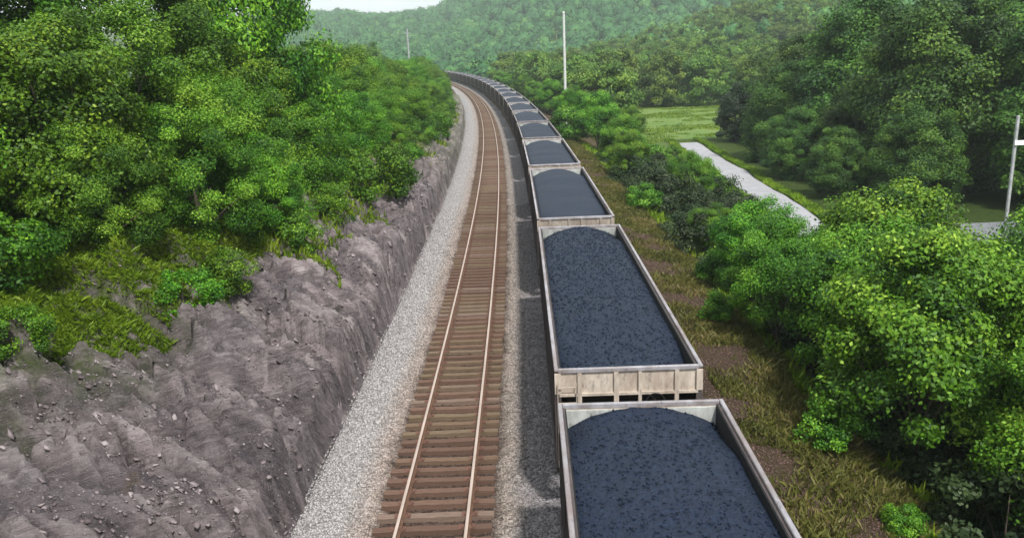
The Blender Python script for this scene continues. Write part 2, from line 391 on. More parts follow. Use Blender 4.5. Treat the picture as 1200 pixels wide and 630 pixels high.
# loose stones on the bed
def stones():
    N = 90000
    D = 10 + 45 * rng.random(N)**1.6; u = np.where(rng.random(N) < .62, rng.uniform(-3.6, -1.2, N), rng.uniform(1.2, 3.1, N))
    k = rng.random(N) < .12; u = np.where(k, rng.uniform(-1.3, 1.3, N), u); k = rng.random(N) < .34; u = np.where(k, 5.8 + 4.6 * rng.random(N)**1.3, u)
    x = u + xc(D); z = np.where(u < 7.3, balh(x, D, u), ground_h(x, D)); z = np.where(u < -3.4, z + .1, z)
    s = rng.uniform(.013, .034, N) * (1 + .01 * D)
    o = np.array([(1, 0, 0), (0, 1, 0), (-1, 0, 0), (0, -1, 0), (0, 0, 1), (0, 0, -1)], float)
    v = o[None] * rng.uniform(.6, 1.25, (N, 6, 1)) + rng.normal(0, .18, (N, 6, 3))
    v *= s[:, None, None]; v += np.stack([x, D, z + s * .25], -1)[:, None]
    f = np.array([(0, 1, 4), (1, 2, 4), (2, 3, 4), (3, 0, 4), (1, 0, 5), (2, 1, 5), (3, 2, 5), (0, 3, 5)])
    F = (f[None] + (np.arange(N) * 6)[:, None, None]).reshape(-1, 3)
    return mesh('ballast_stones', v.reshape(-1, 3), F, [M_STONE], attrs={'u': ('POINT', np.repeat(u, 6)), 'tint': ('FACE', np.repeat(rng.random(N), 8))})
def fragments():
    N = 34000
    D = 9 + 50 * rng.random(N)**1.4; u = -3.45 - 9 * rng.random(N)**1.2; x = u + xc(D); z = rockh(x, D, u)
    k = fbm(np.stack([x, D], -1) / 1.4, 3, 45) + rng.normal(0, .25, N) > .0; D, u, x, z = D[k], u[k], x[k], z[k]; N = len(D)
    s = .014 + .045 * rng.random(N)**4; q = (1 + .012 * D)
    o = np.array([(sx, sy, sz) for sz in (-1, 1) for sy in (-1, 1) for sx in (-1, 1)], float)
    v = o[None] * rng.uniform(.55, 1.1, (N, 8, 1)) * (s * q)[:, None, None] * np.stack([rng.uniform(.6, 1.2, N), rng.uniform(.6, 1.2, N), rng.uniform(.2, .5, N)], -1)[:, None]
    a1 = rng.uniform(0, 6.28, N); c, sn = np.cos(a1)[:, None], np.sin(a1)[:, None]; tl = rng.normal(0, .35, (N, 2)) 
    v = np.stack([v[..., 0]*c - v[..., 1]*sn, v[..., 0]*sn + v[..., 1]*c, v[..., 2]], -1)
    v[..., 2] += v[..., 0] * (tl[:, :1] - .5) + v[..., 1] * tl[:, 1:]
    v += np.stack([x, D, z + s * .1], -1)[:, None]
    f = np.array([(0, 2, 3, 1), (4, 5, 7, 6), (0, 1, 5, 4), (2, 6, 7, 3), (0, 4, 6, 2), (1, 3, 7, 5)])
    return mesh('rock_fragments', v.reshape(-1, 3), (f[None] + (np.arange(N) * 8)[:, None, None]).reshape(-1, 4), [M_FRAG], attrs={'tint': ('FACE', np.repeat(rng.random(N), 6))})
m = Mat('rock_fragment', .9, .2); m.color(m.ramp(m.attr('tint'), [(0, (.07, .055, .058)), (.6, (.17, .14, .143)), (1, (.27, .235, .235))])); m.bump(m.noise(9, 5, .7), .6, .03); M_FRAG = m.m
tag(link('rock_fragments', fragments()), 'broken rock chips lying scattered over the layered rock bank', 'rock chips', kind='stuff')
tag(link('ballast_stones', stones()), 'crushed stones lying loose along the shoulders of the two tracks', 'ballast', kind='stuff')

# road beyond the embankment
pts = [(19.0, 30), (20.4, 48), (21.8, 66), (22.7, 80), (23.2, 95), (23.6, 103), (23.8, 110), (24.0, 117)]
V = []; F = []
for i in range(141):
    t = i / 140 * (len(pts) - 1.001); k = min(int(t), len(pts) - 2); f = t - k
    def cr_(j, c): return pts[max(0, min(len(pts)-1, j))][c]
    def cat(c): a, b, d, e = (cr_(k-1, c), cr_(k, c), cr_(k+1, c), cr_(k+2, c)); return .5*(2*b+(d-a)*f+(2*a-5*b+4*d-e)*f*f+(3*b-a-3*d+e)*f**3)
    x, y = cat(0), cat(1)
    for j in range(7):
        xx = x + (j - 3) * .66; V.append((xx, y, float(ground_h(np.array([xx]), np.array([y]))[0]) + (.16 if 0 < j < 6 else -.15)))
for i in range(140):
    for j in range(6): F.append((i*7+j, i*7+j+1, i*7+j+8, i*7+j+7))
tag(link('road', mesh('road', np.array(V), np.array(F), [M_ROAD], smooth=True)), kind='structure')

# ------------------------------------------------------------------ tracks
def railprof(): return [(-.07, -.172), (.07, -.172), (.07, -.155), (.012, -.135), (.012, -.045), (.036, -.035), (.036, -.004), (.028, 0), (-.028, 0), (-.036, -.004), (-.036, -.035), (-.012, -.045), (-.012, -.135), (-.07, -.155)]
Dr = np.concatenate([np.arange(-20, 60, 1.0), np.geomspace(60, 470, 140)])
def rail(du):
    pr = np.array(railprof()); n = len(pr)
    sl = np.gradient(xc(Dr), Dr); V = np.zeros((len(Dr), n, 3))
    V[..., 0] = (xc(Dr) + du)[:, None] + pr[None, :, 0]; V[..., 1] = Dr[:, None] - sl[:, None] * du; V[..., 2] = pr[None, :, 1]
    i = (np.arange(len(Dr) - 1) * n)[:, None]; j = np.arange(n)[None]; j2 = (j + 1) % n
    F = np.stack([i + j, i + j2, i + n + j2, i + n + j], -1)
    idx = np.tile(np.where(np.isin(np.arange(n), [6, 7, 8]), 0, 1), len(Dr) - 1)
    return mesh('rail', V.reshape(-1, 3), F.reshape(-1, 4), [M_RAIL, M_RAILSIDE], idx)
def tie_mesh(seed):
    r = random.Random(seed); b = MB(); w = .115
    n = 5; xs = [-1.3 + 2.6 * i / n for i in range(n + 1)]
    for i in range(n + 1): pass
    v = []; f = []
    for i, x in enumerate(xs):
        dz = r.uniform(-.008, .008); dw = r.uniform(-.006, .006)
        v += [(x, -w - dw, -.38), (x, w + dw, -.38), (x, w + dw - .012, -.180 + dz), (x, -w - dw + .012, -.180 + dz)]
    for i in range(n):
        for k in range(4): f.append((i*4+k, i*4+(k+1) % 4, i*4+4+(k+1) % 4, i*4+4+k))
    f += [(0, 3, 2, 1), (n*4, n*4+1, n*4+2, n*4+3)]
    b.add(v, [tuple(reversed(q)) for q in f], 0)
    for s in (-1, 1):
        x = s * .7525
        b.box(x - .18, x + .18, -.095, .095, -.19, -.166, 1)
        for sx, sy in ((-.1, -.06), (.1, .06), (.14, -.06)): b.box(x + sx - .014, x + sx + .014, sy - .014, sy + .014, -.166, -.145, 1)
    return b.mesh('sleeper', [M_TIE, M_PLATE])
TIES = [tie_mesh(i) for i in range(6)]
def track(du, label, d0):
    root = empty('railway_track', (float(xc(0)) + du, 0, 0)); tag(root, label, 'railway track')
    for s in (-1, 1):
        o = link('rail', rail(du + s * .7525), root); o.location = -root.location
    d = d0; cnt = 0; VV = []; FF = []; II = []; n0 = 0
    while d < 465:
        jx = rng.normal(0, .015); ang = math.atan(-.00056 * (d - 30.4)) * -1 * -1 + rng.normal(0, .008)
        p = (float(xc(d)) + du + jx, d, rng.normal(0, .004))
        me = TIES[int(rng.integers(6))]
        if cnt < 100:
            o = link('sleeper', me, root); o.location = Vector(p) - root.location; o.rotation_euler = (0, 0, ang)
        elif d < 210 or du == 0:
            b = MB(); b.box(-1.3, 1.3, -.115, .115, -.38, -.18)
            c, s_ = math.cos(ang), math.sin(ang)
            VV += [(v[0]*c - v[1]*s_ + p[0], v[0]*s_ + v[1]*c + p[1], v[2] + p[2]) for v in b.v]
            FF += [tuple(i + n0 for i in f) for f in b.f]; n0 += 8
        cnt += 1; d += .52
    o = link('sleeper', mesh('sleeper', np.array(VV), np.array(FF), [M_TIE], attrs={'tint': ('FACE', np.repeat(rng.random(len(FF) // 6), 6))}), root); o.location = -root.location; o['kind'] = 'stuff'
track(0, 'empty railway track with rusty rails and brown wooden sleepers, left of the train', 9.0)
SP = 4.29
track(SP, 'railway track lying under the loaded coal train', 9.0)

# ------------------------------------------------------------------ coal cars
RZ, HL, HW = 3.24, 7.32, 1.57
def car():
    root = empty('coal_car')
    for s in (-1, 1):
        b = MB(); x = s * (HW - .08)
        b.box(min(x - s*.05, x), max(x - s*.05, x), -HL + .05, HL - .05, .95, RZ - .062, 0)
        b.box(min(x - s*.052, x - s*.075), max(x - s*.052, x - s*.075), -HL + .13, HL - .13, .95, RZ - .07, 1)  # near-black liner paints shade onto the inner side walls
        for i in range(15):
            y = -HL + .45 + i * (2 * HL - .9) / 14
            b.box(min(x + s*.002, x + s*.075), max(x + s*.002, x + s*.075), y - .055, y + .055, .95, RZ - .062, 0)
        b.box(min(x + s*.002, x + s*.09), max(x + s*.002, x + s*.09), -HL + .05, HL - .05, .80, .948, 0)
        b.build('side_wall', [M_SIDE, M_DARK], root)
    # rim: four bars butted together
    b = MB(); w = .082
    b.box(-HW, -HW + w, -HL, HL, RZ - .06, RZ); b.box(HW - w, HW, -HL, HL, RZ - .06, RZ)
    b.box(-HW + w, HW - w, -HL, -HL + w, RZ - .098, RZ - .002); b.box(-HW + w, HW - w, HL - w, HL, RZ - .098, RZ - .002)
    b.build('top_rim', M_RIM, root, bevel=.012)
    for s in (-1, 1):                                # ends: panel, posts, dark bays with the slope sheet behind
        e = MB(); y0 = s * (HL - .09); y1 = s * (HL - .04)
        e.box(-HW + .12, HW - .12, min(y0, y1), max(y0, y1), RZ - .56, RZ - .10, 0)
        e.box(-HW + .1, HW - .1, *sorted((s * (HL - .085), s * (HL + .015))), RZ - .62, RZ - .562, 0)
        w = 2 * HW
        for a, c in ((.0, .045), (.155, .185), (.40, .435), (.565, .59), (.81, .84), (.955, 1.)):
            e.box(-HW + a*w + .004, -HW + c*w - .004, *sorted((s * (HL - .038), s * (HL + .02))), RZ - .56, RZ - .102, 0)
            e.box(-HW + a*w + .004, -HW + c*w - .004, *sorted((s * (HL - .08), s * (HL + .012))), 1.12, RZ - .622, 3 if a in (.0, .955) else 0)
        e.box(-HW + .05, HW - .05, *sorted((s * (HL - .35), s * (HL + .05))), .98, 1.11, 0)
        # inner lining and slope sheet
        e.box(-HW + .14, HW - .14, *sorted((s * (HL - .13), s * (HL - .094))), RZ - .60, RZ - .11, 1)
        v = [(x, y, z) for x in (-HW + .14, HW - .14) for (y, z) in ((s*(HL-.10), RZ-.60), (s*(HL-1.9), 1.2), (s*(HL-1.95), 1.25), (s*(HL-.15), RZ-.57))]
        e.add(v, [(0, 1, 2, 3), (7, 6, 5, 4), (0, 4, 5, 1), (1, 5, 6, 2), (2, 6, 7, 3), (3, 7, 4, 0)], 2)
        ew = e.build('end_wall', [M_END, M_INNER, M_DARK, M_SIDE], root)
        b = MB()
        for sx in (-HW + .06, -HW + .46): b.tube([(sx, s*(HL+.07), 1.0), (sx, s*(HL+.07), RZ - .3)], .014, 6)
        for k in range(6): b.tube([(-HW + .06, s*(HL+.07), 1.1 + k*.35), (-HW + .46, s*(HL+.07), 1.1 + k*.35)], .012, 6)
        b.build('ladder', M_END, root)
        b = MB(); b.box(-.12, .12, *sorted((s*(HL-.1), s*(HL+.55))), .74, .96); b.box(-.15, .15, *sorted((s*(HL+.551), s*(HL+.815))), .68, 1.02)
        b.build('coupler', M_DARK, root, bevel=.02)
        bg_ = MB(); yb = s * (HL - 1.75)
        for sx in (-1, 1):
            x = sx * 1.0
            bg_.prism([(yb-1.25, .55), (yb-1.05, .68), (yb+1.05, .68), (yb+1.25, .55), (yb+.95, .40), (yb+.45, .48), (yb+.3, .25), (yb-.3, .25), (yb-.45, .48), (yb-.95, .40)], 'x', x - .06, x + .06)
        bg_.box(-.93, .93, yb - .2, yb + .2, .42, .66)
        bo = bg_.build('bogie', M_DARK, root)
        for dy in (-.88, .88):
            wb = MB()
            for sx in (-1, 1): wb.tube([(sx*.70, yb+dy, .46), (sx*.715, yb+dy, .46), (sx*.716, yb+dy, .46), (sx*.83, yb+dy, .46)], [.485, .485, .457, .45], 20)
            wb.tube([(-.69, yb+dy, .46), (.69, yb+dy, .46)], .08, 10)
            wb.build('wheelset', M_STEEL, bo)
    b = MB(); b.box(-.35, .35, -HL + .06, HL - .06, .70, .94)
    for k in (-3.6, -1.2, 1.2, 3.6):
        b.prism([(k-1.15, 1.25), (k+1.15, 1.25), (k+.35, .45), (k-.35, .45)], 'x', -1.25, -.36); b.prism([(k-1.15, 1.25), (k+1.15, 1.25), (k+.35, .45), (k-.35, .45)], 'x', .36, 1.25)
    b.build('underframe', M_DARK, root)
    b = MB(); c = (.55, -HL - .14, RZ - .75)
    b.tube([(c[0] + .2*math.cos(t), c[1], c[2] + .2*math.sin(t)) for t in [i*math.pi/8 for i in range(17)]], .014, 6)
    b.tube([(c[0], c[1] + .14, c[2]), (c[0], c[1] - .02, c[2])], .025, 6)
    for k in range(3):
        t = k * 2.1; b.tube([c, (c[0] + .2*math.cos(t), c[1], c[2] + .2*math.sin(t))], .011, 5)
    b.build('brake_wheel', M_DARK, root)
    return root
def coal_mesh(seed, near):
    nx, ny = (56, 250) if near else (20, 70); ix = HW - .10; iy = HL - .14
    X, Y = np.meshgrid(np.linspace(-ix, ix, nx), np.linspace(-iy, iy, ny))
    s = np.abs(X) / ix; e = ss(.72, 1, np.abs(Y) / iy); P = np.stack([X, Y], -1)
    z = RZ - .04 - .21 * s**2.4 - e * (.03 + .24 * s**2)
    z = z + .035 * fbm(P / 1.1 + seed * 9, 3, 61) + .022 * fbm(P / .16, 3, 62) + .035 * np.sin(Y * 2 * math.pi / 3.6 + seed) * (1 - s)
    z = np.minimum(z, RZ + .04)
    V = np.stack([X, Y, z], -1).reshape(-1, 3); n = len(V)
    i = (np.arange(ny - 1)[:, None] * nx + np.arange(nx - 1)[None]).ravel(); F = np.stack([i, i+1, i+nx+1, i+nx], -1)
    ring = list(range(nx)) + [k*nx + nx - 1 for k in range(1, ny)] + [(ny-1)*nx + k for k in range(nx-2, -1, -1)] + [k*nx for k in range(ny-2, 0, -1)]
    LV = np.zeros((0, 3)); LF = np.zeros((0, 3), int)
    if near:
        r_ = np.random.default_rng(seed + 400); N = 15000; k = r_.integers(0, len(V), N); s_ = .006 + .030 * r_.random(N)**5
        o_ = np.array([(1, 0, 0), (0, 1, 0), (-1, 0, 0), (0, -1, 0), (0, 0, 1), (0, 0, -1)], float)
        cc = V[k] + np.stack([r_.uniform(-.03, .03, N), r_.uniform(-.03, .03, N), s_ * .3], -1); cc[:, 0] = np.clip(cc[:, 0], -ix + .04, ix - .04); cc[:, 1] = np.clip(cc[:, 1], -iy + .04, iy - .04)
        LV = (o_[None] * r_.uniform(.6, 1.3, (N, 6, 1)) * s_[:, None, None] + r_.normal(0, .003, (N, 6, 3)) + cc[:, None]).reshape(-1, 3)
        LF = (np.array([(0, 1, 4), (1, 2, 4), (2, 3, 4), (3, 0, 4), (1, 0, 5), (2, 1, 5), (3, 2, 5), (0, 3, 5)])[None] + (np.arange(N) * 6)[:, None, None]).reshape(-1, 3)
    B = V[ring].copy(); B[:, 2] = RZ - .55; V = np.concatenate([V, B]); m_ = len(ring)
    a = np.array(ring); b = np.roll(a, -1); c = n + np.arange(m_); d = np.roll(c, -1)
    return mesh('coal_load', np.concatenate([V, LV]), [F, np.stack([b, a, c, d], -1), np.arange(n, n + m_)[::-1][None], LF + n + m_], [M_COAL], smooth=False)
COALS = [coal_mesh(0, True), coal_mesh(1, True), coal_mesh(2, False), coal_mesh(3, False)]
proto = car(); CH = {}
for o in bpy.data.objects:
    if o.parent: CH.setdefault(o.parent.name, []).append(o)
ords = ['nearest', 'second', 'third', 'fourth', 'fifth', 'sixth', 'seventh', 'eighth', 'ninth', 'tenth']
NC = 24
for i in range(NC):
    c = proto if i == 0 else copy_tree(proto, CH)
    d = 14.42 - HL + 16.36 * i
    D = d if d < 30 else d - .00056**2 * (d - 30)**3 / 6          # arc length -> distance along the valley
    px = float(xc(D)) + SP
    c.location = (px, D, 0); c.rotation_euler = (0, 0, math.atan(.00056 * (D - 30.4)))
    if i < 7:
        lab = ['pale-rimmed open coal car running out of the bottom of the photo, nearest of the train',
               'open coal car with its beige ribbed end facing the nearest car, second in the train',
               'third coal car from the camera, before the rails bend', 'fourth coal car from the camera',
               'fifth coal car from the camera', 'sixth coal car from the camera', 'seventh coal car from the camera'][i]
        cl = ['dark heap of coal in the nearest car, cut off by the bottom edge', 'dark heap of coal filling the second car from the camera', 'heap of coal in the third car from the camera',
              'heap of coal in the fourth car from the camera', 'heap of coal in the fifth car', 'heap of coal in the sixth car', 'heap of coal in the seventh car'][i]
    else:
        lab = 'far coal car bunched up with the others round the distant bend'; cl = 'thin dark strip of coal in a car on the distant bend'
    tag(c, lab, 'railway car', 'open coal cars of the train')
    o = link('coal_load', COALS[i if i < 2 else 2 + i % 2]); o.location = c.location; o.rotation_euler = c.rotation_euler
    tag(o, cl, 'coal', 'coal heaped in the cars')

# ------------------------------------------------------------------ foliage
def leaves(C, N_, size, tint, up=.35, aspect=.6, jit=.6):
    """quads: centres C (n,3), outward dirs N_"""
    n = len(C); nr = N_ + rng.normal(0, jit, (n, 3)); nr[:, 2] += up; nr /= np.linalg.norm(nr, axis=1)[:, None] + 1e-9
    a = rng.normal(size=(n, 3)); t = a - nr * (a * nr).sum(1)[:, None]; t /= np.linalg.norm(t, axis=1)[:, None] + 1e-9
    b = np.cross(nr, t); s = (size * rng.uniform(.65, 1.3, n))[:, None]
    v = np.stack([C - t*s*.5, C + b*s*.5*aspect - nr*s*.10, C + t*s*.5, C - b*s*.5*aspect - nr*s*.10], 1)
    F = np.arange(n * 4).reshape(n, 4); return v.reshape(-1, 3), F, tint
def crown(seed, Ht, Rr, z0, nclump, nleaf, size, mat, cr=.9, conic=0, flat=1):
    global rng
    old = rng; rng = np.random.default_rng(seed)
    d = rng.normal(size=(nclump, 3)); d /= np.linalg.norm(d, axis=1)[:, None]; d[:, 2] = np.where((d[:, 2] < -.5) & (z0 > 1), -d[:, 2] * .6, d[:, 2])
    wide = z0 < 1
    if wide: d[:, :2] *= (1 + .45 * np.clip(-d[:, 2], 0, 1))[:, None]
    rad = rng.uniform(.45, 1, nclump)**.6
    rad = rad * (1 + .28 * fbm(d * 1.6 + seed, 2, seed))
    hz = (Ht - z0) / 2; cz = z0 + hz
    c = np.stack([d[:, 0]*Rr*rad, d[:, 1]*Rr*rad, cz + d[:, 2]*hz*rad*flat], -1)
    if conic:
        k = np.clip(1.15 - (c[:, 2] - z0) / (Ht - z0), .06, 1); c[:, :2] *= k[:, None] * 1.2
    ctint = rng.uniform(-.34, .30, nclump); crad = cr * rng.uniform(.6, 1.25, nclump)
    k = rng.integers(0, nclump, nleaf)
    e = rng.normal(size=(nleaf, 3)); e /= np.linalg.norm(e, axis=1)[:, None]
    rr = rng.uniform(.12, 1, nleaf)**.6 * 1.22 * (1 + .3 * fbm(e * 2.5 + k[:, None] * 3.1, 2, seed + 1))
    C = c[k] + e * (crad[k] * rr)[:, None] * np.array([1, 1, .72])
    out = C - np.array([0, 0, cz]); out /= np.linalg.norm(out, axis=1)[:, None] + 1e-9
    tint = np.clip(.42 + ctint[k] + rng.normal(0, .17, nleaf), 0, 1)
    v, F, t = leaves(C, e * .7 + out * .5, size, tint, .45)
    me = mesh('crown', v, F, [mat], attrs={'tint': ('FACE', t)})
    rng = old; return me, c, crad
def trunk(seed, Ht, z0, c, r0, lean=.0, nl=14, split=True):
    r = random.Random(seed); b = MB()
    top = Vector((r.uniform(-.4, .4), r.uniform(-.4, .4), Ht * .8)); pts = []
    for i in range(7):
        t = i / 6; pts.append(Vector((0, 0, -.6)).lerp(top, t) + Vector((r.uniform(-.1, .1), r.uniform(-.1, .1), 0)) * Ht * .12 * t)
    b.tube(pts, [r0 * (1.25 if i == 0 else 1 - .85 * i / 6) for i in range(7)], 8)
    order = sorted(range(len(c)), key=lambda i: r.random())[:nl]
    for i in order:
        e = Vector(c[i]); t = r.uniform(.25, .75) * min(1, e.z / Ht); t = max(.15, t); k = min(5, int(t * 6)); s = pts[k].lerp(pts[k+1], t*6 - k)
        m1 = s.lerp(e, .5) + Vector((r.uniform(-.3, .3), r.uniform(-.3, .3), .25)) * Ht * .05
        rr = r0 * (1 - t) * .5; b.tube([s, m1, e], [rr, rr*.6, rr*.2], 5)
    return b.mesh('trunk', [M_BARK], smooth=True)
PROTO = {}
def proto_tree(kind, seed, Ht, Rr, z0, ncl, nlf, size, mat, cr, r0, conic=0, flat=1, nl=14):
    me, c, _ = crown(seed, Ht, Rr, z0, ncl, nlf, size, mat, cr, conic, flat)
    PROTO.setdefault(kind, []).append((me, trunk(seed, Ht, z0, c, r0, nl=nl)))
for s in range(3): proto_tree('left', 100 + s, 6.5, 3.0, -.3, 110, (70000, 80000, 62000)[s], (.12, .10, .135)[s], (L_LEFT, L_RIGHT, L_LEFT)[s], (.68, .6, .78)[s], .13)
for s in range(3): proto_tree('right', 110 + s, 8.0, 2.9, 1.02, 92, (60000, 80000, 50000)[s], (.13, .11, .15)[s], L_RIGHT, .70, .13)
for s in range(3): proto_tree('oak', 120 + s, 18, 7.3, -.8, 190, 95000, .34, L_OAK, 1.45, .38, nl=26)
for s in range(4): proto_tree('mid', 130 + s, 12, 4.8, -.5, 74, 15000, .50, L_MID, 1.25, .22)
for s in range(3): proto_tree('bush', 140 + s, 2.2, 1.5, .05, 26, 7500, .15, L_RIGHT, .5, .05, nl=8)
for s in range(2): proto_tree('bramble', 160 + s, 2.6, 2.0, -.3, 36, 11000, .16, L_SHADE, .5, .05, nl=8)
for s in range(2): proto_tree('lbush', 145 + s, 2.2, 1.6, .0, 26, 7500, .14, L_LEFT, .5, .05, nl=8)
proto_tree('conifer', 150, 9, 2.9, -.3, 80, 26000, .30, L_CON, .9, .18, conic=1)
NAMES = dict(left='leafy_tree', right='leafy_tree', oak='oak_tree', mid='leafy_tree', bush='bush', lbush='bush', bramble='bush', conifer='conifer_tree')
CATS = dict(left='tree', right='tree', oak='tree', mid='tree', bush='bush', lbush='bush', bramble='bush', conifer='tree')
def plant(kind, x, y, s, label, group=None, v=None, rz=None, sz=1, dz=0):
    v = int(rng.integers(len(PROTO[kind]))) if v is None else v; cm, tm = PROTO[kind][v % len(PROTO[kind])]
    X, Y = np.array([float(x)]), np.array([float(y)])
    t = empty(NAMES[kind], (x, y, float(ground_h(X, Y)[0]) + dz), rng.uniform(0, 6.28) if rz is None else rz); t.scale = (s, s, s * sz)
    tag(t, label, CATS[kind], group); link('crown', cm, t); link('trunk', tm, t); return t
# ---- left bank: (u, D, scale, vertical factor, label)
GL = 'trees massed on the left bank above the rock'
left = [
 (-15.5, 21.5, 1.1, 1.0, 'leafy tree at the left edge, nearest in the mass above the grass patch'),
 (-12.6, 25.8, 1.0, 1.0, 'olive green tree just above the bright grass patch on the rock'),
 (-16.5, 24.0, 1.25, 1.0, 'taller tree at the left edge behind the nearest one'),
 (-12.6, 29.0, 1.15, 1.0, 'wide leafy tree whose crown fills the middle of the left bank'),
 (-9.6, 29.2, .75, 1.0, 'low leafy tree leaning out over the grey rock right of the grass patch'),
 (-10.9, 24.6, .62, 1.0, 'small tree drooping over the bare rock beside the grass patch'),
 (-8.5, 32.0, .62, 1.0, 'small tree on the rock brink right of the drooping one'),
 (-18.5, 31.0, 1.45, 1.1, 'tall tree reaching out of the top left corner'),
 (-9.6, 33.0, .85, 1.0, 'tree with light leaf tips where the rock bank narrows'),
 (-14.5, 36.5, 1.35, 1.15, 'tall tree reaching the top edge left of the small patch of sky'),
 (-11.2, 40.0, .98, 1.0, 'leafy tree standing below the branches at the sky gap'),
 (-8.6, 40.5, .70, 1.0, 'low tree at the brink of the rock, fourth along the left bank'),
 (-12.6, 44.5, 1.5, 1.3, 'dark tree with branches standing against the patch of sky'),
 (-9.2, 48.0, .80, 1.0, 'yellowish green tree along the left brink'),
 (-12.4, 54.0, .95, 1.0, 'round tree behind the left brink, under the far hills'),
 (-8.6, 57.0, .70, 1.0, 'small tree on the left brink beside the pale ballast'),
]
for u, D, s, sz, lab in left: plant('left', u + float(xc(D)), D, s, lab, GL, sz=sz)
for k in range(34):
    D = 62 + k * 6.0 + rng.uniform(-2, 2); u = -7.6 - (k % 3) * 2.6 - rng.uniform(0, .8)
    plant('left', u + float(xc(D)), D, .66 + .16 * (k % 3) + .12 * rng.random(), ('near', 'middle', 'far')[min(2, k // 8)] + ' tree of the green row on the left of the bend, ' + ('first', 'second', 'third')[k % 3] + ' line', GL)
for u, D, s, lab in [(-7.6, 22.6, .55, 'small green tuft of leaves growing out of the rock below the grass patch'), (-9.2, 17.2, .42, 'low dark green bush alone on the bare rock at left'),
                     (-7.4, 25.3, .55, 'bush at the lower right corner of the grass patch'), (-6.9, 31.5, .7, 'bush hanging over the rock under the low leafy tree'),
                     (-6.6, 38.0, .75, 'bush on the rock face in the middle of the left bank'), (-12.0, 21.2, .9, 'bush at the upper edge of the grass patch')]:
    plant('lbush', u + float(xc(D)), D, s, lab, 'bushes on the left bank')
for u, D, s, lab in [(-13.6, 16.6, 1.0, 'shade-painted undergrowth bush at the left edge below the grass patch'), (-12.2, 14.6, .8, 'shade-painted undergrowth bush at the left edge beside the bare rock'),
                     (-11.4, 12.6, .6, 'lowest shade-painted bush at the left edge of the rock'), (-15, 18.8, 1.1, 'shade-painted undergrowth bush at the left edge under the nearest tree')]:
    plant('bramble', u + float(xc(D)), D, s, lab, 'shade-painted bushes at the left edge')  # bushes added to darken the left edge, shade put into their leaf colour
for k in range(16):
    D = 44 + k * 6.5 + rng.uniform(-2, 2); u = -5.9 - rng.uniform(0, 1.2)
    plant('lbush', u + float(xc(D)), D, .7 + .5 * rng.random(), ('bush clinging to the rock at the foot of the left tree row, ' + ('near', 'middle', 'far')[min(2, k // 5)] + ' part'), 'bushes on the left bank')
# ---- right side
GR = 'trees between the train and the road'
right = [
 (15.6, 18.0, 1.0, 1.0, 'big leafy tree filling the right edge beside the second car'),
 (13.0, 21.0, .98, 1.0, 'bright green tree with lit tips right of the second coal car'),
 (17.5, 24, 1.05, 1.0, 'leafy tree at the right edge below the white board'),
 (13.6, 26.0, .95, 1.0, 'fresh green tree beside the end of the paved road'),
 (11.6, 29.5, .72, 1.0, 'smaller tree over the dark undergrowth beside the second car'),
 (16.6, 31.0, 1.08, 1.0, 'tree in front of the grey shed roof'),
 (12.8, 36.0, .72, 1.0, 'tree between the third car and the road'),
 (21.0, 28.0, 1.0, 1.0, 'outermost tree at the right edge, behind the nearest trees'),
]
for u, D, s, sz, lab in right: plant('right', u + float(xc(D)), D, s * .93, lab, GR, sz=sz)
for x, D, s, lab in [(10.6, 45, .50, 'small round tree left of the road, beside the fourth car'), (14.0, 51, .5, 'round tree by the left edge of the road'), (14.0, 66, .72, 'bright round tree left of the lawn'),
                     (9.6, 72, .66, 'tree on the brown slope right of the fifth car'), (10.6, 84, .85, 'tree left of the lawn, behind the bright round one'), (7.4, 108, .95, 'tree at the foot of the tall white pole')]:
    plant('right', x, D, s * .9, lab, GR)
for k in range(22):
    D = 100 + k * 9; x = 8.5 + float(xc(D)) + 3.2 + (k % 3) * 3.5 + rng.uniform(0, 1.5)
    plant('right', x, D, .7 + .25 * rng.random(), ('near', 'middle', 'far')[min(2, k // 8)] + ' part of the tree row right of the distant bend, ' + ('first', 'second', 'third')[k % 3] + ' line from the train', GR)
for x, D, s, lab in [(8.4, 16.5, .3, 'low bush in the brown weeds right of the nearest car'), (8.3, 20.5, .55, 'pale green bush on the brown verge beside the second car'),
                     (7.9, 31, .5, 'bush on the brown slope right of the gap behind the second car'), (9.6, 38, .8, 'bush in front of the dark undergrowth, beside the third car'), (8.6, 57, .8, 'bush on the brown slope beside the fourth car'),
                     ]:
    plant('bush', x, D, s, lab, 'bushes on the right verge')
plant('bush', 6.1, 103, 1.6, 'tall bush hiding the foot of the tall white pole', 'bushes on the right verge')
for x, D, s in [(16, 44, 1.1), (15, 56, 1.0), (17, 60, 1.1), (17.0, 75, 1.2), (18, 84, 1.1), (14.5, 92, 1.4), (18.5, 98, .9), (12, 100, 1.4)]:
    plant('bush', x, D, s, 'rounded bush along the grassy left edge of the road', 'bushes beside the road')
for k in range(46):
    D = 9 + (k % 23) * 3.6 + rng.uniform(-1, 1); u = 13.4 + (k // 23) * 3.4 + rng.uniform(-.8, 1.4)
    plant('bramble', u + float(xc(D)), D, .8 + .5 * rng.random(), ('shade-painted bush of the undergrowth on the upper slope, ' if k < 23 else 'shade-painted bush of the undergrowth at the foot of the slope, ') + ('beside the nearest car' if D < 16 else 'beside the second car' if D < 31 else 'beside the third car' if D < 48 else 'farther off'), 'undergrowth bushes on the right slope')
